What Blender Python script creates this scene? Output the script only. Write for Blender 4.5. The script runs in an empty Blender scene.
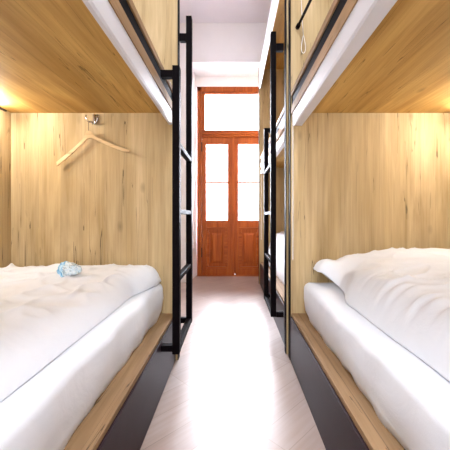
import bpy, bmesh, math, random
from mathutils import Vector, Matrix, noise
random.seed(7)
C = bpy.context.scene.collection
R = math.radians

# ------------------------------------------------------------------ node helpers
def new_mat(name):
    m = bpy.data.materials.new(name); m.use_nodes = True
    nt = m.node_tree; nt.nodes.clear()
    out = nt.nodes.new('ShaderNodeOutputMaterial')
    b = nt.nodes.new('ShaderNodeBsdfPrincipled')
    nt.links.new(b.outputs[0], out.inputs[0])
    return m, nt, b, out

def val(nt, op, a, b=None, c=None):
    n = nt.nodes.new('ShaderNodeMath'); n.operation = op
    for i, v in enumerate((a, b, c)):
        if v is None: continue
        if isinstance(v, (int, float)): n.inputs[i].default_value = v
        else: nt.links.new(v, n.inputs[i])
    return n.outputs[0]

def mapped(nt, vec, scale, loc=(0, 0, 0)):
    n = nt.nodes.new('ShaderNodeMapping')
    n.inputs['Scale'].default_value = scale; n.inputs['Location'].default_value = loc
    nt.links.new(vec, n.inputs['Vector']); return n.outputs[0]

def nz(nt, vec, scale=1.0, detail=3.0, rough=.5, dist=0.0):
    n = nt.nodes.new('ShaderNodeTexNoise')
    n.inputs['Scale'].default_value = scale; n.inputs['Detail'].default_value = detail
    n.inputs['Roughness'].default_value = rough; n.inputs['Distortion'].default_value = dist
    nt.links.new(vec, n.inputs['Vector']); return n.outputs['Fac']

def ramp(nt, fac, stops, interp='LINEAR'):
    n = nt.nodes.new('ShaderNodeValToRGB'); cr = n.color_ramp; cr.interpolation = interp
    while len(cr.elements) < len(stops): cr.elements.new(.5)
    for e, (p, c) in zip(cr.elements, stops):
        e.position = p; e.color = (*c, 1) if len(c) == 3 else c
    nt.links.new(fac, n.inputs[0]); return n.outputs[0]

def mix(nt, fac, a, b, mode='MIX'):
    n = nt.nodes.new('ShaderNodeMix'); n.data_type = 'RGBA'; n.blend_type = mode
    if isinstance(fac, (int, float)): n.inputs[0].default_value = fac
    else: nt.links.new(fac, n.inputs[0])
    for i, v in ((6, a), (7, b)):
        if isinstance(v, tuple): n.inputs[i].default_value = (*v, 1)
        else: nt.links.new(v, n.inputs[i])
    return n.outputs[2]

def bump(nt, b, h, strength=.2, dist=.01):
    n = nt.nodes.new('ShaderNodeBump'); n.inputs['Strength'].default_value = strength
    n.inputs['Distance'].default_value = dist
    nt.links.new(h, n.inputs['Height']); nt.links.new(n.outputs[0], b.inputs['Normal'])

def plain(name, col, rough=.5, metal=0.0, nscale=30.0, amt=.06, bstr=.05, spec=.5):
    m, nt, b, _ = new_mat(name)
    tc = nt.nodes.new('ShaderNodeTexCoord').outputs['Object']
    f = nz(nt, tc, nscale, 3)
    lo = tuple(c * (1 - amt) for c in col); hi = tuple(min(1, c * (1 + amt)) for c in col)
    nt.links.new(ramp(nt, f, [(.3, lo), (.7, hi)]), b.inputs['Base Color'])
    b.inputs['Roughness'].default_value = rough; b.inputs['Metallic'].default_value = metal
    b.inputs['Specular IOR Level'].default_value = spec
    if bstr: bump(nt, b, f, bstr, .003)
    return m

def oak(name, across, along, light, dark, seed=0.0, plank=.145, crack=1.0, rough=.62, vary=.18):
    """craft-oak laminate: soft figure, fine grain, plank bands, dark drying cracks"""
    m, nt, b, _ = new_mat(name)
    tc = nt.nodes.new('ShaderNodeTexCoord').outputs['Object']
    def S(a, l):
        s = [a, a, a]; s[along] = l; return tuple(s)
    L = (seed * 3.1, seed * 1.7, seed * 2.3)
    fig = nz(nt, mapped(nt, tc, S(5.5, .75), L), 1, 4, .55, .6)
    grain = nz(nt, mapped(nt, tc, S(95, 2.6), L), 1, 3, .6)
    base = ramp(nt, fig, [(.34, dark), (.5, tuple((a + c) / 2 for a, c in zip(light, dark))), (.64, light)])
    fig2 = nz(nt, mapped(nt, tc, S(15, 1.1), (L[0] + 2, L[1], L[2] + 7)), 1, 4, .6, .8)
    base = mix(nt, .7, base, ramp(nt, fig2, [(.33, (.76, .72, .66)), (.50, (.97, .96, .95)), (.66, (1.1, 1.1, 1.1))]), 'MULTIPLY')
    g = ramp(nt, grain, [(.25, (.80, .76, .70)), (.55, (1, 1, 1))])
    base = mix(nt, .75, base, g, 'MULTIPLY')
    sep = nt.nodes.new('ShaderNodeSeparateXYZ'); nt.links.new(tc, sep.inputs[0])
    t = val(nt, 'DIVIDE', val(nt, 'ADD', sep.outputs[across], 10 + seed * .37), plank)
    wn = nt.nodes.new('ShaderNodeTexWhiteNoise'); wn.noise_dimensions = '1D'
    nt.links.new(val(nt, 'FLOOR', t), wn.inputs['W'])
    bright = val(nt, 'MULTIPLY_ADD', wn.outputs['Value'], vary, 1 - vary * .62)
    hsv = nt.nodes.new('ShaderNodeHueSaturation'); nt.links.new(base, hsv.inputs['Color'])
    nt.links.new(bright, hsv.inputs['Value']); base = hsv.outputs[0]
    fr = val(nt, 'FRACT', t)
    seam = val(nt, 'LESS_THAN', fr, .012)
    seam = val(nt, 'MULTIPLY', seam, nz_gate(nt, tc, S(3, .9), L, .45))
    # cracks
    cn = nz(nt, mapped(nt, tc, S(26, .75), (L[0] + 5, L[1] + 2, L[2])), 1, 2.0, .5, .25)
    line = val(nt, 'LESS_THAN', val(nt, 'ABSOLUTE', val(nt, 'SUBTRACT', cn, .5)), .005)
    gate = nz_gate(nt, tc, S(12, 1.2), (L[0] + 9, L[1], L[2] + 4), .535)
    cr = val(nt, 'MULTIPLY', line, gate)
    dk = val(nt, 'MAXIMUM', val(nt, 'MULTIPLY', cr, .72 * crack), val(nt, 'MULTIPLY', seam, .35))
    base = mix(nt, dk, base, tuple(c * .16 for c in dark))
    # small knots
    vo = nt.nodes.new('ShaderNodeTexVoronoi'); vo.inputs['Scale'].default_value = 1
    nt.links.new(mapped(nt, tc, S(6.5, 3.2), L), vo.inputs['Vector'])
    kn = ramp(nt, vo.outputs['Distance'], [(.02, (1, 1, 1)), (.15, (0, 0, 0))])
    kg = nz_gate(nt, tc, S(4, 2), (L[0], L[1] + 3, L[2]), .50)
    base = mix(nt, val(nt, 'MULTIPLY', val(nt, 'MULTIPLY', kn, kg), .5), base, tuple(c * .3 for c in dark))
    nt.links.new(base, b.inputs['Base Color'])
    b.inputs['Roughness'].default_value = rough; b.inputs['Specular IOR Level'].default_value = .18
    bump(nt, b, grain, .06, .002)
    return m

def nz_gate(nt, tc, sc, loc, th):
    return val(nt, 'GREATER_THAN', nz(nt, mapped(nt, tc, sc, loc), 1, 2), th)

OL, OD = (.59, .45, .262), (.43, .31, .155)
M = {}
M['panelL'] = oak('oak_panel_vertical', 0, 2, OL, OD, 1.3)
M['panelR'] = oak('oak_panel_vertical_b', 0, 2, OL, OD, 4.6)
M['side'] = oak('oak_side_vertical', 1, 2, OL, OD, 2.2)
M['deckL'] = oak('oak_deck_lengthwise', 0, 1, (.64, .405, .135), (.42, .235, .062), 3.4, .16, .8)
M['deckR'] = oak('oak_deck_lengthwise_b', 0, 1, (.64, .405, .135), (.42, .235, .062), 6.1, .16, .8)
M['ledge'] = oak('oak_ledge_lengthwise', 0, 1, (.38, .245, .13), (.24, .14, .065), 5.2, .3, 1.0)
M['rail'] = oak('oak_rail_lengthwise', 2, 1, (.46, .28, .13), (.30, .17, .07), 2.9, .3, .4)
M['front'] = plain('dark_brown_laminate', (.022, .010, .013), .42, 0, 14, .1, .0, .06)
M['black'] = plain('black_powder_coated_steel', (.004, .0026, .0034), .55, 0, 60, .15, .0, .03)
M['edge'] = plain('black_edge_banding', (.004, .0035, .005), .6, 0, 40, .1, .0, .03)
M['white'] = plain('white_lacquer', (.74, .73, .76), .45, 0, 8, .02, .0)
M['grey'] = plain('pale_grey_filler', (.07, .065, .075), .6, 0, 20, .03, .0)
M['wall'] = plain('white_wall_paint', (.80, .77, .79), .85, 0, 5, .02, .04)
M['ceil'] = plain('ceiling_paint', (.80, .77, .85), .85, 0, 4, .02, .04)
M['chrome'] = plain('brushed_chrome', (.62, .62, .65), .2, 1, 50, .05, .0)
M['hanger'] = oak('pale_beech', 2, 0, (.80, .60, .35), (.72, .50, .27), .4, .5, 0, .4, .05)
M['bead'] = plain('white_plastic_beads', (.85, .83, .80), .4, 0, 40, .02, .0)
M['hinge'] = plain('dark_hinge_iron', (.05, .03, .025), .5, .6, 60, .1, .0)

def fabric(name, col):
    m, nt, b, _ = new_mat(name)
    tc = nt.nodes.new('ShaderNodeTexCoord').outputs['Object']
    f = nz(nt, tc, 6, 4, .55, .8); w = nz(nt, tc, 320, 1)
    nt.links.new(ramp(nt, f, [(.3, tuple(c * .97 for c in col)), (.7, col)]), b.inputs['Base Color'])
    b.inputs['Roughness'].default_value = .8; b.inputs['Sheen Weight'].default_value = .15
    b.inputs['Specular IOR Level'].default_value = .2
    bump(nt, b, val(nt, 'MULTIPLY_ADD', w, .04, val(nt, 'MULTIPLY', f, 1)), .22, .02)
    return m
M['duvet'] = fabric('white_cotton_duvet', (.82, .845, .90))
M['sheet'] = fabric('white_cotton_sheet', (.78, .80, .85))

def doorwood(name, along):
    m, nt, b, _ = new_mat(name)
    tc = nt.nodes.new('ShaderNodeTexCoord').outputs['Object']
    s = [26, 26, 26]; s[along] = 1.6
    g = nz(nt, mapped(nt, tc, tuple(s)), 1, 4, .6, .3)
    c = ramp(nt, g, [(.25, (.19, .034, .006)), (.5, (.31, .066, .010)), (.75, (.41, .105, .016))])
    nt.links.new(c, b.inputs['Base Color']); b.inputs['Roughness'].default_value = .5; b.inputs['Specular IOR Level'].default_value = .2
    bump(nt, b, g, .08, .003); return m
M['doorv'] = doorwood('varnished_door_wood_upright', 2)
M['doorh'] = doorwood('varnished_door_wood_across', 0)

def floormat():
    m, nt, b, _ = new_mat('herringbone_light_wood_floor')
    tc = nt.nodes.new('ShaderNodeTexCoord').outputs['Object']
    mp = nt.nodes.new('ShaderNodeMapping'); mp.inputs['Rotation'].default_value = (0, 0, R(-45))
    nt.links.new(tc, mp.inputs[0])
    br = nt.nodes.new('ShaderNodeTexBrick'); br.offset = .37; br.offset_frequency = 1
    br.inputs['Scale'].default_value = 1; br.inputs['Brick Width'].default_value = .62
    br.inputs['Row Height'].default_value = .14; br.inputs['Mortar Size'].default_value = .0022
    br.inputs['Mortar Smooth'].default_value = .3; br.inputs['Bias'].default_value = 0
    br.inputs['Color1'].default_value = (.35, .265, .225, 1); br.inputs['Color2'].default_value = (.29, .212, .178, 1)
    br.inputs['Mortar'].default_value = (.23, .165, .135, 1)
    nt.links.new(mp.outputs[0], br.inputs['Vector'])
    g = nz(nt, mapped(nt, mp.outputs[0], (2.2, 38, 1)), 1, 4, .6, .4)
    c = mix(nt, .8, br.outputs['Color'], ramp(nt, g, [(.25, (.82, .78, .74)), (.6, (1, 1, 1))]), 'MULTIPLY')
    nt.links.new(c, b.inputs['Base Color'])
    r = nz(nt, tc, 5, 3)
    nt.links.new(val(nt, 'MULTIPLY_ADD', r, .12, .27), b.inputs['Roughness'])
    b.inputs['Specular IOR Level'].default_value = .5
    bump(nt, b, g, .04, .002)
    return m
M['floor'] = floormat()

def glassmat():
    m = bpy.data.materials.new('clear_window_glass'); m.use_nodes = True
    nt = m.node_tree; nt.nodes.clear()
    out = nt.nodes.new('ShaderNodeOutputMaterial'); t = nt.nodes.new('ShaderNodeBsdfTransparent')
    t.inputs[0].default_value = (.97, .97, .98, 1)
    g = nt.nodes.new('ShaderNodeBsdfGlossy'); g.inputs['Roughness'].default_value = .03
    fr = nt.nodes.new('ShaderNodeFresnel'); fr.inputs[0].default_value = 1.45
    mx = nt.nodes.new('ShaderNodeMixShader')
    nt.links.new(fr.outputs[0], mx.inputs[0]); nt.links.new(t.outputs[0], mx.inputs[1])
    nt.links.new(g.outputs[0], mx.inputs[2]); nt.links.new(mx.outputs[0], out.inputs[0]); return m
M['glass'] = glassmat()

def emit(name, col, s):
    m, nt, b, _ = new_mat(name)
    b.inputs['Base Color'].default_value = (.8, .8, .8, 1)
    b.inputs['Emission Color'].default_value = (*col, 1); b.inputs['Emission Strength'].default_value = s
    return m
M['led'] = emit('lit_led_diffuser', (1, .965, .90), 230)

def wrappermat():
    m, nt, b, _ = new_mat('blue_white_printed_film')
    tc = nt.nodes.new('ShaderNodeTexCoord').outputs['Object']
    f = nz(nt, tc, 55, 3, .6, 1.0)
    sep = nt.nodes.new('ShaderNodeSeparateXYZ'); nt.links.new(tc, sep.inputs[0])
    left = val(nt, 'LESS_THAN', sep.outputs[0], -.018)
    c1 = ramp(nt, f, [(.42, (.30, .42, .50)), (.5, (.82, .87, .90)), (.6, (.55, .70, .80))])
    c2 = ramp(nt, f, [(.4, (.16, .42, .68)), (.6, (.55, .78, .92))])
    nt.links.new(mix(nt, left, c1, c2), b.inputs['Base Color'])
    b.inputs['Roughness'].default_value = .2; return m
M['wrap'] = wrappermat()

# ------------------------------------------------------------------ object helpers
def tag(o, label=None, cat=None, group=None, kind=None):
    if label: o['label'] = label
    if cat: o['category'] = cat
    if group: o['group'] = group
    if kind: o['kind'] = kind
    return o

def thing(name, label, cat, loc, group=None, kind=None):
    o = bpy.data.objects.new(name, None); C.objects.link(o); o.location = loc
    o.empty_display_size = .1
    return tag(o, label, cat, group, kind)

def origin(o):
    v = Vector((0, 0, 0))
    while o: v += o.location; o = o.parent
    return v

def obj(name, bm, mat, parent=None, loc=None, smooth=False):
    """bm is in world coordinates; origin moves to the parent's (or loc)"""
    if loc is None: loc = Vector((0, 0, 0))
    base = origin(parent) if parent else Vector(loc)
    bmesh.ops.translate(bm, verts=bm.verts, vec=-base)
    bmesh.ops.recalc_face_normals(bm, faces=bm.faces)
    me = bpy.data.meshes.new(name); bm.to_mesh(me); bm.free()
    me.materials.append(mat)
    if smooth:
        for p in me.polygons: p.use_smooth = True
    o = bpy.data.objects.new(name, me); C.objects.link(o)
    if parent: o.parent = parent
    else: o.location = loc
    return o

def box(bm, x0, x1, y0, y1, z0, z1, bev=.002):
    x0, x1 = min(x0, x1), max(x0, x1)
    g = bmesh.ops.create_cube(bm, size=1)
    vs = g['verts']
    for v in vs:
        v.co = Vector((x0 + (v.co.x + .5) * (x1 - x0), y0 + (v.co.y + .5) * (y1 - y0), z0 + (v.co.z + .5) * (z1 - z0)))
    if bev:
        es = list({e for v in vs for e in v.link_edges})
        bmesh.ops.bevel(bm, geom=es, offset=bev, segments=2, affect='EDGES', profile=.5)
    return bm

def bx(*a, bev=.002): return box(bmesh.new(), *a, bev=bev)

def tube(bm, pts, r, n=8, closed=False):
    pts = [Vector(p) for p in pts]; rings = []
    m = len(pts)
    for i, p in enumerate(pts):
        if closed: d = pts[(i + 1) % m] - pts[i - 1]
        else: d = pts[min(i + 1, m - 1)] - pts[max(i - 1, 0)]
        d.normalize()
        up = Vector((0, 1, 0)) if abs(d.y) < .9 else Vector((1, 0, 0))
        a = d.cross(up).normalized(); b = d.cross(a)
        rings.append([bm.verts.new(p + r * (math.cos(2 * math.pi * k / n) * a + math.sin(2 * math.pi * k / n) * b)) for k in range(n)])
    for i in range(m if closed else m - 1):
        A, B = rings[i], rings[(i + 1) % m]
        for k in range(n): bm.faces.new((A[k], A[(k + 1) % n], B[(k + 1) % n], B[k]))
    if not closed:
        bm.faces.new(rings[0]); bm.faces.new(rings[-1])
    return bm

def prism(bm, poly, y0, y1):
    """poly: (x, z) outline extruded from y0 to y1"""
    a = [bm.verts.new((x, y0, z)) for x, z in poly]; b = [bm.verts.new((x, y1, z)) for x, z in poly]
    n = len(poly); bm.faces.new(a); bm.faces.new(list(reversed(b)))
    for i in range(n): bm.faces.new((a[i], b[i], b[(i + 1) % n], a[(i + 1) % n]))
    return bm

def prism_z(bm, poly, z0, z1):
    a = [bm.verts.new((x, y, z0)) for x, y in poly]; b = [bm.verts.new((x, y, z1)) for x, y in poly]
    n = len(poly); bm.faces.new(a); bm.faces.new(list(reversed(b)))
    for i in range(n): bm.faces.new((a[i], b[i], b[(i + 1) % n], a[(i + 1) % n]))
    return bm

# ------------------------------------------------------------------ the setting
WX = 1.50; YF = 4.30; YB = -2.2; ZC = 3.72
tag(obj('floor', bx(-WX - .1, WX + .1, YB - .1, YF + .9, -.06, 0, bev=0), M['floor']), kind='structure')
tag(obj('ceiling', bx(-WX - .1, WX + .1, YB - .1, YF + .6, ZC, ZC + .06, bev=0), M['ceil']), kind='structure')
tag(obj('wall_left', bx(-WX - .08, -WX, YB, YF, 0, ZC, bev=0), M['wall']), kind='structure')
tag(obj('wall_right', bx(WX, WX + .08, YB, YF, 0, ZC, bev=0), M['wall']), kind='structure')
YD = 4.75
bm = bmesh.new()
prism_z(bm, [(-WX - .08, YF), (-.635, YF), (-.572, YD + .12), (-WX - .08, YD + .12)], 0, ZC)
prism_z(bm, [(WX + .08, YF), (.635, YF), (.572, YD + .12), (WX + .08, YD + .12)], 0, ZC)
box(bm, -.66, .66, YF, YD + .12, 3.155, ZC, bev=0)
box(bm, -.60, .60, YD - .005, YD + .12, 2.998, 3.16, bev=0)
tag(obj('wall_far', bm, M['wall']), kind='structure')
# wall behind the camera with a window added for fill light
bm = bmesh.new()
box(bm, -WX, -.55, YB - .1, YB, 0, ZC, bev=0); box(bm, .55, WX, YB - .1, YB, 0, ZC, bev=0)
box(bm, -.55, .55, YB - .1, YB, 0, 1.0, bev=0); box(bm, -.55, .55, YB - .1, YB, 2.7, ZC, bev=0)
tag(obj('wall_near', bm, M['wall']), kind='structure')
bm = bmesh.new()
for a in ((-.55, -.49, 1.0, 2.7), (.49, .55, 1.0, 2.7), (-.49, .49, 1.0, 1.06), (-.49, .49, 2.64, 2.7), (-.03, .03, 1.06, 2.64)):
    box(bm, a[0], a[1], YB - .08, YB - .01, a[2], a[3])
tag(obj('added_window', bm, M['white']), kind='structure')  # frame of the added fill window, out of view

# ------------------------------------------------------------------ the door
door = thing('door_1', 'old double door of varnished reddish wood with glazed upper halves and a transom window', 'door', (0, YD, 0), kind='structure')
bm = bmesh.new()
for s in (-1, 1): box(bm, s * .57, s * .495, YD, YD + .08, 0, 3.0, .006)
box(bm, -.57, .57, YD, YD + .08, 2.925, 3.0, .006)
obj('door_frame', bm, M['doorv'], door)
bm = bmesh.new()
box(bm, -.495, .495, YD - .01, YD + .08, 2.20, 2.285, .01); box(bm, -.495, .495, YD - .03, YD, 2.235, 2.265, .008)
obj('transom_bar', bm, M['doorh'], door)
bm = bmesh.new()
for a in ((-.495, -.445, 2.285, 2.925), (.445, .495, 2.285, 2.925), (-.445, .445, 2.285, 2.315), (-.445, .445, 2.885, 2.925)):
    box(bm, a[0], a[1], YD + .012, YD + .06, a[2], a[3], .005)
tr = obj('transom_sash', bm, M['doorh'], door)
obj('glass_pane', bx(-.445, .445, YD + .034, YD + .038, 2.315, 2.885, bev=0), M['glass'], tr)
for s in (-1, 1):
    def X(a): return s * a
    bm = bmesh.new()
    y0, y1 = YD + .015, YD + .06
    box(bm, X(.493), X(.425), y0, y1, .012, 2.2, .004)       # hinge stile
    box(bm, X(.085), X(.004), y0, y1, .012, 2.2, .004)       # meeting stile
    box(bm, X(.425), X(.085), y0, y1, 2.09, 2.2, .004)
    box(bm, X(.425), X(.085), y0, y1, .77, .88, .004)
    box(bm, X(.425), X(.085), y0, y1, .012, .115, .004)
    lf = obj('door_leaf', bm, M['doorv'], door)
    # moulding with dog-eared ends round the panel
    def ring(bm, outer, inner, ya, yb):
        n = len(outer)
        for yy0, yy1 in ((ya, yb),):
            A = [bm.verts.new((X(x), yy0, z)) for x, z in outer]; B = [bm.verts.new((X(x), yy0, z)) for x, z in inner]
            A2 = [bm.verts.new((X(x), yy1, z)) for x, z in outer]; B2 = [bm.verts.new((X(x), yy1, z)) for x, z in inner]
            for i in range(n):
                j = (i + 1) % n
                bm.faces.new((A[i], A[j], B[j], B[i])); bm.faces.new((A2[i], B2[i], B2[j], A2[j]))
                bm.faces.new((A[i], A2[i], A2[j], A[j])); bm.faces.new((B[i], B[j], B2[j], B2[i]))
    def ear(x0, x1, z0, z1, e, h):
        return [(x0, z0), (x1, z0), (x1, z0 + h), (x1 - e, z0 + h + e), (x1 - e, z1 - h - e), (x1, z1 - h), (x1, z1), (x0, z1), (x0, z1 - h), (x0 + e, z1 - h - e), (x0 + e, z0 + h + e), (x0, z0 + h)]
    bm = bmesh.new()
    ring(bm, ear(.088, .422, .118, .767, .0, .05), ear(.118, .392, .148, .737, .022, .035), y0 - .010, y1 - .01)
    obj('panel_moulding', bm, M['doorh'], lf)
    bm = prism(bmesh.new(), [(X(x), z) for x, z in ear(.112, .398, .142, .743, .02, .03)], y0 + .02, y1 - .015)
    o = [(.165, .20), (.345, .20), (.345, .68), (.165, .68)]; i_ = [(.19, .235), (.32, .235), (.32, .645), (.19, .645)]
    A = [bm.verts.new((X(x), y0 + .02, z)) for x, z in o]; B = [bm.verts.new((X(x), y0 + .006, z)) for x, z in i_]
    for k in range(4): bm.faces.new((A[k], A[(k + 1) % 4], B[(k + 1) % 4], B[k]))
    bm.faces.new(B)
    box(bm, X(.428), X(.082), y0 + .028, y1 - .004, .112, .773, bev=0)
    obj('raised_panel', bm, M['doorv'], lf)
    obj('glass_pane', bx(X(.425), X(.085), y0 + .02, y0 + .024, .88, 2.09, bev=0), M['glass'], lf)
    obj('glazing_bar', bx(X(.425), X(.085), y0 + .008, y0 + .02, 1.472, 1.500), M['doorh'], lf)
    bm = bmesh.new()
    for z in (.30, 1.97):
        tube(bm, [(X(.497), YD + .006, z), (X(.497), YD + .006, z + .15)], .009)
    obj('hinge', bm, M['hinge'], lf)
bm = bmesh.new(); box(bm, -.022, .022, YD - .004, YD + .02, .012, 2.2, .006)
obj('cover_strip', bm, M['doorv'], door)
bm = bmesh.new()
tube(bm, [(.03, YD + .012, .03), (.03, YD - .012, .03)], .012, 10)
hd = obj('floor_bolt', bm, M['chrome'], door)
obj('threshold', bx(-.57, .57, YD - .03, YD + .1, 0, .012), M['doorh'], door)

# ------------------------------------------------------------------ bunk beds
ZU, ZT = 1.628, 2.90          # underside of the upper berth, underside of the top board
def bunk(s, xe, y0, y1, label, pm, dm, two=False):
    """s = side, xe = |x| of the end panel's aisle edge, near end y0, panel face y1"""
    X = lambda a: s * a
    root = thing('bunk_bed', label, 'bunk bed', (X(.95), (y0 + y1) / 2, 0), 'oak bunk beds along the aisle')
    xw = 1.46
    p = obj('end_panel', bx(X(xe + .006), X(xw + .03), y1, y1 + .055, 0, 3.04), pm, root)
    e = obj('edge_band', bx(X(xe), X(xe + .0055), y1 + .001, y1 + .054, 0, 3.04, bev=.001), M['edge'], p)
    if two:
        p2 = obj('end_panel', bx(X(xe + .006), X(xw + .03), y0 - .055, y0, 0, 3.04), pm, root)
        obj('edge_band', bx(X(xe), X(xe + .0055), y0 - .054, y0 - .001, 0, 3.04, bev=.001), M['edge'], p2)
    ya = y0
    obj('side_panel', bx(X(xw), X(xw + .03), ya, y1, 0, 3.04), M['side'], root)
    obj('upper_deck', bx(X(.392), X(xw), ya, y1, ZU, ZU + .034), dm, root)
    obj('deck_edge', bx(X(.380), X(.3915), ya, y1, 1.613, 1.668), M['rail'], root)
    obj('guard_rail', bx(X(.386), X(.404), ya, y1, 1.6685, 1.731), M['black'], root)
    obj('rail_cap', bx(X(.379), X(.412), ya, y1, 1.7315, 1.764), M['rail'], root)
    obj('top_board', bx(X(xe + .012), X(xw), ya, y1, 3.0, 3.035), dm, root)
    obj('bed_platform', bx(X(.385), X(xw), ya, y1, .29, .31, bev=.0015), M['ledge'], root)
    obj('base_front', bx(X(.377), X(.395), ya, y1, 0, .2895), M['front'], root)
    return root

XL, XR = .36, .375
bL = bunk(-1, XL, -.25, 1.975, 'oak bunk bed along the left side of the aisle, wooden hanger on its end panel', M['panelL'], M['deckL'])
bR = bunk(1, XR, -.25, 1.975, 'oak bunk bed in the right foreground, puffy duvet and pull cord loop above', M['panelR'], M['deckR'])
bB = bunk(1, .362, 2.115, 4.19, 'far right oak bunk bed behind the tall ladder, nearest the door', M['panelR'], M['deckR'], True)
obj('joint_strip', bx(.382, .44, 2.031, 2.0595, 0, 3.04), M['grey'], bR)

# ------------------------------------------------------------------ roller blinds
def blind(s, y0, y1, z0, z1, label, chain_y, chain_top, chain_bot, xo=.384, dp=.045):
    X = lambda a: s * a
    root = thing('roller_blind', label, 'roller blind', (X(xo + .02), (y0 + y1) / 2, z0), 'white roller blinds of the bunks')
    bm = bmesh.new()
    prism(bm, [(X(xo), z0 + .008), (X(xo), z1), (X(xo + dp), z1), (X(xo + dp), z0), (X(xo + .006), z0)], y0, y1)
    obj('cassette', bm, M['white'], root)
    bm = bx(X(xo + .004), X(xo + dp - .004), y1 - .0002, y1 + .05, z1 - .035, z1 - .002)
    obj('end_bracket', bm, M['white'], root)
    if chain_y is None: return root
    bm = bmesh.new()
    z = chain_top
    xs = xo + .006
    while z > chain_bot:
        for d in (-.006, .006):
            m4 = Matrix.Translation((X(xs), chain_y + d, z))
            bmesh.ops.create_icosphere(bm, subdivisions=1, radius=.0032, matrix=m4)
        z -= .0085
    tube(bm, [(X(xs), chain_y - .006, chain_top), (X(xs), chain_y - .006, chain_bot), (X(xs), chain_y, chain_bot - .008), (X(xs), chain_y + .006, chain_bot), (X(xs), chain_y + .006, chain_top)], .0014, 6)
    tag(obj('bead_chain', bm, M['bead'], root, smooth=True), 'white looped bead chain')
    return root
blind(-1, -.24, 1.90, 1.527, 1.612, 'long white roller blind cassette under the left upper berth, facing the aisle', None, 0, 0, dp=.02)
blind(1, -.24, 1.92, 1.527, 1.612, 'white roller blind cassette under the right foreground upper berth, beaded chain hanging at its end', 1.955, 1.60, .67, dp=.056)
blind(1, 2.20, 4.12, 1.53, 1.588, 'small distant white roller blind under the far right upper berth, past the ladder', 4.13, 1.6, .63)
blind(1, 2.20, 4.18, 2.73, 2.998, 'tall white roller blind cassette at the top of the far right bunk, below the ceiling', None, 0, 0, xo=.366, dp=.014)

# ------------------------------------------------------------------ ladders
def ladder(s, xl, ya, yb, tall, xedge, label, mirror_to):
    """ya / yb: near and far post; tall: which of them rises to the top"""
    X = lambda a: s * a
    root = thing('bunk_ladder', label, 'ladder', (X(xl), (ya + yb) / 2, .23), 'black steel bunk ladders')
    w, d = .019, .022
    zt, zs, zb = 2.30 if s < 0 else 2.27, 1.737 if s < 0 else 1.715, .228
    for y in (ya, yb):
        top = zt if (y == yb) == (tall == 'far') else zs
        obj('post', bx(X(xl - w), X(xl + w), y - d, y + d, zb, top, bev=.002), M['black'], root)
    for z in (.615, .972, 1.328):
        obj('rung', bx(X(xl - .017), X(xl + .017), ya + d, yb - d, z - .012, z + .014, bev=.003), M['black'], root)
    obj('bottom_bar', bx(X(xl - .017), X(xl + .017), ya + d, yb - d, zb, zb + .034), M['black'], root)
    for y in (ya, yb):
        t = (y == yb) == (tall == 'far')
        if t:
            dy = -.024 if tall == 'far' else -.028
            for z in (2.155, zb + .022):
                obj('bracket', bx(X(xl + w), X(xedge), y + dy - .014 + .014, y + dy + .030, z - .026, z + .026) if z > 1 else
                    bx(X(xl + w), X(xedge), y + dy, y + dy + .03, zb, zb + .036), M['black'], root)
        else:
            obj('bracket', bx(X(xl + w), X(.379), y - .018, y + .018, 1.678, 1.715), M['black'], root)
            obj('bracket', bx(X(xl + w), X(.377), y - .018, y + .018, zb + .012, zb + .044), M['black'], root)
ladder(-1, .298, 1.585, 2.042, 'far', XL, 'black steel ladder on the left bunk, beside the wooden door frame', None)
ladder(1, .290, 2.165, 2.625, 'near', .362, 'black steel ladder on the right, in front of the far bunk', None)

# ------------------------------------------------------------------ bedding
def sstep(a, b, x):
    t = max(0, min(1, (x - a) / (b - a))); return t * t * (3 - 2 * t)

def sheetform(name, x0, x1, y0, y1, zb, hf, mat, parent=None, nx=90, ny=120, edge=None, label=None, cat=None, group=None, lift=None):
    """closed soft slab: top from hf(x,y), side edges pushed by edge(y, side)"""
    bm = bmesh.new(); top = []; bot = []
    for j in range(ny + 1):
        v = j / ny; y = y0 + (y1 - y0) * v; rt = []; rb = []
        for i in range(nx + 1):
            u = i / nx
            # denser near the borders
            uu = .5 - .5 * math.cos(math.pi * u); uu = .45 * u + .55 * uu
            x = x0 + (x1 - x0) * uu
            if edge: x = edge(x, y, uu)
            h = hf(x, y, uu, v)
            l = lift(x, y) if lift else 0
            rt.append(bm.verts.new((x, y, zb + l + max(h, .004))))
            rb.append(bm.verts.new((x, y, zb + l)))
        top.append(rt); bot.append(rb)
    for j in range(ny):
        for i in range(nx):
            bm.faces.new((top[j][i], top[j][i + 1], top[j + 1][i + 1], top[j + 1][i]))
            bm.faces.new((bot[j][i], bot[j + 1][i], bot[j + 1][i + 1], bot[j][i + 1]))
    for j in range(ny):
        bm.faces.new((top[j][0], top[j + 1][0], bot[j + 1][0], bot[j][0]))
        bm.faces.new((top[j][nx], bot[j][nx], bot[j + 1][nx], top[j + 1][nx]))
    for i in range(nx):
        bm.faces.new((top[0][i], bot[0][i], bot[0][i + 1], top[0][i + 1]))
        bm.faces.new((top[ny][i], top[ny][i + 1], bot[ny][i + 1], bot[ny][i]))
    loc = ((x0 + x1) / 2, (y0 + y1) / 2, zb)
    o = obj(name, bm, mat, None, loc, smooth=True)
    return tag(o, label, cat, group)

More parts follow.
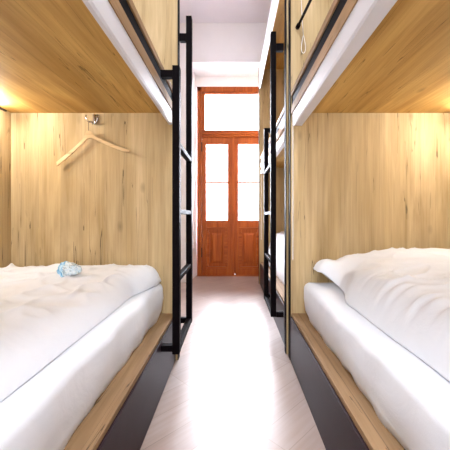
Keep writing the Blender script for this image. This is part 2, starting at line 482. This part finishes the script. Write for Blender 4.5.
def mattress(s, y0, y1, zb, zt, label, seed, xi=.468, xo=1.44):
    """rounded slab with a slightly slack sheet"""
    bm = bmesh.new(); rings = []
    ny = 70
    r = .035
    prof = []
    H = zt - zb; prof_n = 7
    pts = [(0, .0), (-.006, .03), (-.014, .07), (-.018, .11), (-.016, H - r)]
    for k in range(1, 7):
        a = k / 6 * math.pi / 2
        pts.append((-.016 + r * (1 - math.cos(a)), H - r + r * math.sin(a)))
    for j in range(ny + 1):
        v = j / ny; y = y0 + (y1 - y0) * v
        # rounded plan corners at the ends
        e = min(y - y0, y1 - y); cr = .04
        inset = 0 if e > cr else cr - math.sqrt(max(0, cr * cr - (cr - e) ** 2))
        drop = 0 if e > .03 else .03 - math.sqrt(max(0, .03 ** 2 - (.03 - e) ** 2))
        ring = []
        for k, (dx, dz) in enumerate(pts):
            n = noise.noise(Vector((y * 5, dz * 6, seed))) * .008 + noise.noise(Vector((y * 13 + dz * 18, dz * 9, seed + 3))) * .005
            wob = (noise.noise(Vector((y * 7, seed, 1))) * .008 if k == 0 else 0) * 1.6
            x = xi + dx + inset + n + wob
            z = zb + dz - drop * (dz / H)
            ring.append((x, y, z))
        for q in range(1, 13):
            x = xi + .02 + (xo - xi - .03) * q / 13
            z = zt - drop + .004 * noise.noise(Vector((x * 5, y * 5, seed))) - .0
            ring.append((x, y, z))
        ring.append((xo - inset, y, zt - r - drop)); ring.append((xo - inset, y, zb))
        rings.append([bm.verts.new((s * x, yy, zz)) for x, yy, zz in ring])
    n = len(rings[0])
    for j in range(ny):
        for k in range(n):
            a, b = k, (k + 1) % n
            bm.faces.new((rings[j][a], rings[j][b], rings[j + 1][b], rings[j + 1][a]))
    bm.faces.new(rings[0]); bm.faces.new(list(reversed(rings[-1])))
    o = obj('mattress', bm, M['sheet'], None, (s * (xi + xo) / 2, (y0 + y1) / 2, zb), smooth=True)
    return tag(o, label, 'mattress', 'white sheeted bunk mattresses')

ZM = .312; ZMT = .522
mattress(-1, -.2, 1.962, ZM, ZMT, 'white sheeted mattress on the left lower bunk, under the flatter duvet', 2.0)
mattress(1, -.2, 1.962, ZM, ZMT, 'white sheeted mattress on the right foreground lower bunk, under the puffy duvet', 7.0)
mattress(1, 2.14, 4.17, ZM, ZMT, 'far mattress on the lower berth of the bunk nearest the door', 11.0)

def wrinkle(x, y, sd):
    n = noise.noise
    a = n(Vector((x * 3.2, y * 2.6, sd)))
    b = 1 - abs(n(Vector((x * 7 + y * 2.2, y * 5 - x * 2, sd + 5)))) * 2
    c = n(Vector((x * 17, y * 14, sd + 9)))
    d = 1 - abs(n(Vector((x * 4.0 - y * 3, x * 3 + y * 4.5, sd + 2)))) * 2
    return a * .011 + max(0, b) ** 4 * .014 + max(0, d) ** 5 * .014 + c * .004

# left: flat, wide duvet
def left_h(x, y, u=None, v=None):
    e = -.53 + .06 * sstep(1.55, 1.86, y)
    d = max(0, e - x)
    t = .098 + .014 * sstep(1.2, 1.9, y)
    t -= .022 * sstep(-.9, -1.2, x) * sstep(1.2, 1.5, y)
    w = .17 - .08 * sstep(1.4, 1.9, y)
    q = min(1, d / w)
    h = t * (1 - (1 - q) ** 2.4) ** .52
    e2 = max(0, 1.955 - y); h *= (1 - (1 - min(1, e2 / .06)) ** 2.5) ** .5 if e2 < .06 else 1
    e3 = max(0, x + 1.452); h *= (1 - (1 - min(1, e3 / .06)) ** 2.5) ** .5 if e3 < .06 else 1
    f = sstep(0.02, .12, d)
    h += wrinkle(x, y, 1.5) * f * sstep(0, .08, e2)
    # turned-over layer against the back
    fold = sstep(-.93, -1.08, x)
    h += .012 * fold * sstep(1.515, 1.545, y) * f * sstep(0, .05, e2)
    h -= .022 * fold * math.exp(-((y - 1.512) / .018) ** 2)
    # tuft
    h += .018 * math.exp(-((x + .83) / .025) ** 2 - ((y - 1.72) / .05) ** 2)
    return h
def left_edge(x, y, u):
    e = -.53 + .06 * sstep(1.55, 1.86, y) + noise.noise(Vector((y * 3, 4, 0))) * .008 + noise.noise(Vector((y * 11, 4, 0))) * .003
    return -1.452 + (x + 1.452) * ((e + 1.452) / (-.53 + 1.452))
def left_h2(x, y, u, v):
    e = left_edge(-.53, y, 1); return left_h(x + (-.53 + .06 * sstep(1.55, 1.86, y) - e) * u, y)
sheetform('duvet', -1.452, -.53, -.18, 1.955, ZMT + .004, left_h2, M['duvet'], nx=120, ny=190, edge=left_edge,
          label='white duvet lying flat on the left bunk, with the small blue packet on it', cat='duvet', group='white duvets')

# right: thick puffy duvet with a corner poking out by the panel
def redge(y):
    e = .552 + noise.noise(Vector((y * 3, 9, 0))) * .010
    e += .055 * sstep(1.42, 1.66, y) - .100 * sstep(1.70, 1.83, y) + .012 * sstep(1.90, 1.95, y)
    return e
def rlift(x, y):
    return .085 * sstep(.66, .52, x) * sstep(1.55, 1.80, y)
def right_h(x, y, u, v):
    d = max(0, x - redge(y))
    t = .165 + .055 * sstep(.65, 1.0, x) - .012 * sstep(1.1, 1.4, x)
    t -= .035 * sstep(1.0, .3, y)
    k = sstep(1.55, 1.80, y)
    w = .17 + .04 * k
    q = min(1, d / w)
    h = t * (1 - (1 - q) ** (2.6 - .9 * k)) ** (.55 + .10 * k)
    h -= rlift(x, y) * .9 * sstep(0, .1, d) * 0
    e2 = max(0, 1.95 - y)
    if e2 < .10: h *= (1 - (1 - e2 / .10) ** 2.5) ** .5
    e3 = max(0, 1.452 - x)
    if e3 < .06: h *= (1 - (1 - e3 / .06) ** 2.5) ** .5
    f = sstep(.03, .16, d) * sstep(0, .1, e2)
    h += wrinkle(x, y, 8.5) * f * .8
    # gathers along the shoulder
    g = math.exp(-((d - .075) / .05) ** 2) * sstep(1.5, 1.2, y)
    r = noise.noise(Vector((y * 24, x * 3, 3.3)))
    h += g * .015 * (1 - abs(r) * 2.2)
    # dented crease near the corner
    h -= .020 * math.exp(-((x - .70) / .035) ** 2 - ((y - 1.62) / .09) ** 2)
    h += .012 * math.exp(-((x - .64) / .03) ** 2 - ((y - 1.66) / .08) ** 2)
    return h
def right_edge(x, y, u):
    e = redge(y); return e + (x - .552) * ((1.452 - e) / (1.452 - .552))
dv = sheetform('duvet', .552, 1.452, -.18, 1.95, ZMT + .004, right_h, M['duvet'], nx=130, ny=210, edge=right_edge, lift=rlift,
          label='thick puffy white duvet on the right foreground bunk, one corner poking out', cat='duvet', group='white duvets')
# far bunk duvet
def far_h(x, y, u, v):
    d = max(0, x - .50); q = min(1, d / .15)
    h = .20 * (1 - (1 - q) ** 2.5) ** .55
    e2 = min(max(0, 4.16 - y), max(0, y - 2.15))
    if e2 < .08: h *= (1 - (1 - e2 / .08) ** 2.5) ** .5
    return h + wrinkle(x, y, 4.2) * sstep(.03, .15, d) * sstep(0, .1, e2)
sheetform('duvet', .50, 1.452, 2.15, 4.16, ZMT + .004, far_h, M['duvet'], nx=60, ny=90,
          label='white duvet on the far right bunk, seen in the gap behind the ladder post', cat='duvet', group='white duvets')
# upper berth, right foreground
mattress(1, -.2, 1.962, ZU + .036, 1.765, 'mattress of the right upper berth, mostly hidden by its guard rail', 14.0, xi=.45)
def up_h(x, y, u, v):
    d = max(0, x - .44); q = min(1, d / .10)
    h = .145 * (1 - (1 - q) ** 2.5) ** .5
    e2 = max(0, 1.58 - y)
    if e2 < .10: h *= (1 - (1 - e2 / .10) ** 2.5) ** .5
    return h + wrinkle(x, y, 6.2) * sstep(.03, .15, d) * .4 * sstep(0, .1, e2)
sheetform('duvet', .44, 1.44, -.15, 1.58, 1.768, up_h, M['duvet'], nx=50, ny=70,
          label='sliver of white bedding showing above the rail of the right upper berth', cat='duvet', group='white duvets')

# ------------------------------------------------------------------ crumpled packet
bm = bmesh.new(); bmesh.ops.create_icosphere(bm, subdivisions=4, radius=1)
for v in bm.verts:
    p = v.co.copy()
    n = noise.noise(p * 1.8 + Vector((3, 1, 2))) * .25 + (1 - abs(noise.noise(p * 3.4)) * 2) * .12
    k = 1 + n
    v.co = Vector((p.x * .053 * k, p.y * .038 * k, max(-.6, p.z) * .033 * k * (1.15 - .45 * p.x)))
px, py = -.833, 1.535
zt = ZMT + .004 + left_h(px, py) + .020
bmesh.ops.translate(bm, verts=bm.verts, vec=(px, py, zt))
tag(obj('plastic_packet', bm, M['wrap'], None, (px, py, zt)), 'small crumpled blue and white plastic packet on the left duvet', 'packet')

# ------------------------------------------------------------------ coat hook and hanger
hk = thing('coat_hook', 'chrome double coat hook at the top of the left end panel, holding the hanger', 'coat hook', (-.905, 1.974, 1.585))
bm = tube(bmesh.new(), [(-.905, 1.9625, z) for z in (1.550, 1.552, 1.56, 1.58, 1.60, 1.612, 1.616)], .0115, 20)
for v in bm.verts:
    if v.co.z < 1.551 or v.co.z > 1.615: v.co.x = -.905 + (v.co.x + .905) * .55
obj('back_plate', bm, M['chrome'], hk, smooth=True)
yh = 1.94
for sx in (-1, 1):
    pts = []
    for k in range(9):
        a = math.pi * (-.5 + .62 * k / 8)
        rx, rz = (.045, .035) if sx < 0 else (.028, .035)
        pts.append((-.905 + sx * (rx * math.cos(a) + .002), 1.962 - .022 * math.sin((k + 2) / 10 * math.pi / 2 + .2), 1.590 + rz * math.sin(a)))
    pts.insert(0, (-.905, 1.966, 1.562))
    obj('prong', tube(bmesh.new(), pts, .0048, 10), M['chrome'], hk, smooth=True)

ax, az = -.934, 1.500          # neck of the hanger
hg = thing('clothes_hanger', 'pale wooden clothes hanger tilted on the chrome hook, on the left panel', 'hanger', (ax, yh, az))
tilt = R(-9.5)
tilt = R(9.5)
def rot(x, z): return (ax + x * math.cos(tilt) - z * math.sin(tilt), az + x * math.sin(tilt) + z * math.cos(tilt))
Ls = .268
ts = [i / 14 for i in range(15)]
def ss(a, b, x):
    t = max(0, min(1, (x - a) / (b - a))); return t * t * (3 - 2 * t)
ts = [0, .025, .05, .07, .09, .11, .13, .16, .22, .3, .4, .5, .6, .7, .8, .9, .96, 1]
U = []; Lw = []
for t in [-x for x in reversed(ts)] + ts[1:]:
    a = abs(t); U.append((t * Ls * .88, -.030 * ss(.03, .16, a) - .148 * max(0, a - .09) - .006 * math.sin(a * math.pi)))
for t in [x for x in reversed(ts)] + [-x for x in ts[1:]]:
    a = abs(t); z = -.047 - .150 * max(0, a - .055) - .006 * math.sin(a * math.pi)
    if t > .85: z += (t - .85) / .15 * .013
    Lw.append((t * Ls * .88, z))
poly = [rot(x, z) for x, z in U + Lw]
bm = prism(bmesh.new(), poly, yh - .006, yh + .006)
obj('hanger_body', bm, M['hanger'], hg)
pts = [(ax, az - .012), (ax, az + .02), (ax, az + .048)]
for k in range(1, 12):
    a = math.pi * (1.0 - 1.25 * k / 11)
    pts.append((ax - .001 + .0145 + .0145 * math.cos(a), az + .05 + .0145 * math.sin(a)))
tag(obj('hook_wire', tube(bmesh.new(), [(x, yh, z) for x, z in pts], .0015, 8), M['hinge'], hg, smooth=True), 'thin metal hook')

# ------------------------------------------------------------------ curtain rod and pull cord, right upper berth
cr = thing('curtain_rod', 'short dark rod with an end cap inside the right upper berth', 'rod', (.425, 1.95, 2.19))
bm = tube(bmesh.new(), [(.424, 1.972, 2.19), (.56, .40, 2.19)], .0085, 14)
obj('rod', bm, M['black'], cr, smooth=True)
obj('end_cap', tube(bmesh.new(), [(.4238, 1.9745, 2.19), (.4265, 1.944, 2.19)], .0135, 16), M['black'], cr, smooth=True)
pc = thing('pull_cord', 'thin white cord ending in a loop beside the dark rod, right upper berth', 'cord', (.445, 1.955, 2.0))
yc = 1.93
obj('cord', tube(bmesh.new(), [(.430, yc, 2.998), (.436, yc, 2.4), (.444, yc, 2.24), (.452, yc, 2.115)], .0021, 8), M['bead'], pc, smooth=True)
lp = []
for k in range(24):
    a = 2 * math.pi * k / 24
    wv = .0185 * math.sin(a) * (.62 - .38 * math.cos(a) * -1 * -1)
    lp.append((.453 + wv, yc, 2.055 + .058 * math.cos(a)))
obj('loop', tube(bmesh.new(), lp, .0021, 8, closed=True), M['bead'], pc, smooth=True)

# ------------------------------------------------------------------ reading strips under the upper berths
def strip(s, y0, y1, label, power, z=ZU, xw=1.459, emat='led'):
    root = thing('strip_light', label, 'light', (s * (xw - .01), (y0 + y1) / 2, z - .02), 'lit strips under the upper berths')
    X = lambda a: s * a
    bm = bmesh.new()
    box(bm, X(xw - .012), X(xw - .0005), y0, y1 + .12, z - .010, z - .0005, bev=.001)  # dark strip stands in for the shadow gap along the corner
    for y in (y0 + .05, y1 - .05): box(bm, X(xw - .050), X(xw - .010), y, y + .012, z - .031, z - .0095, bev=.001)
    obj('profile', bm, M['hinge'], root)
    obj('diffuser', tube(bmesh.new(), [(X(xw - .048), y0, z - .040), (X(xw - .048), y1, z - .040)], .010, 12), M[emat], root, smooth=True)
strip(-1, 1.42, 1.80, 'warm light strip at the back of the left lower berth', 5)
strip(1, 1.42, 1.80, 'warm light strip at the back of the right lower berth', 5)

# ------------------------------------------------------------------ light
w = bpy.data.worlds.new('sky'); bpy.context.scene.world = w; w.use_nodes = True
nt = w.node_tree; bg = nt.nodes['Background']
bg.inputs[0].default_value = (.95, .97, 1, 1); bg.inputs[1].default_value = 10.0

def area(name, loc, rot, sx, sy, e, col=(1, 1, 1), spread=180):
    L = bpy.data.lights.new(name, 'AREA'); L.shape = 'RECTANGLE'; L.size = sx; L.size_y = sy
    L.energy = e; L.color = col; L.spread = R(spread)
    o = bpy.data.objects.new(name, L); C.objects.link(o); o.location = loc; o.rotation_euler = rot
    return o
# daylight through the door glass and fill from the window added behind the camera
area('door_daylight', (0, YD + .45, 1.95), (R(-90), 0, 0), 1.6, 2.8, 1050, (.86, .90, 1))
area('added_window_fill', (0, YB - .25, 1.85), (R(90), 0, 0), 1.0, 1.6, 36, (.80, .90, 1))

# unseen ceiling lamp added over the aisle to light the room
cl = thing('added_ceiling_lamp', 'added round white fill lamp, out of view on the ceiling above the aisle between the bunks', 'lamp', (0, .3, ZC))
bm = bmesh.new(); bmesh.ops.create_cone(bm, cap_ends=True, segments=40, radius1=.2, radius2=.2, depth=.03, matrix=Matrix.Translation((0, .3, ZC - .0155)))
obj('added_lamp_base', bm, M['white'], cl)
bm = bmesh.new(); bmesh.ops.create_cone(bm, cap_ends=True, segments=40, radius1=.15, radius2=.185, depth=.05, matrix=Matrix.Translation((0, .3, ZC - .056)))
obj('added_lamp_shade', bm, emit('added_lamp_glow', (.97, .98, 1), 6), cl)
area('added_lamp_fill', (0, .3, ZC - .09), (0, 0, 0), .35, .35, 50, (.88, .94, 1))

# ------------------------------------------------------------------ camera
cam = bpy.data.cameras.new('camera'); co = bpy.data.objects.new('camera', cam); C.objects.link(co)
co.location = (0, 0, .95); co.rotation_euler = (R(90), 0, 0)
cam.sensor_width = 36; cam.lens = 24; cam.shift_x = -8 / 450; cam.shift_y = -9 / 450; cam.clip_start = .02
sc = bpy.context.scene; sc.camera = co
sc.view_settings.view_transform = 'Standard'; sc.view_settings.look = 'None'
sc.view_settings.exposure = 0.2; sc.view_settings.gamma = 1; sc.view_settings.use_curve_mapping = False
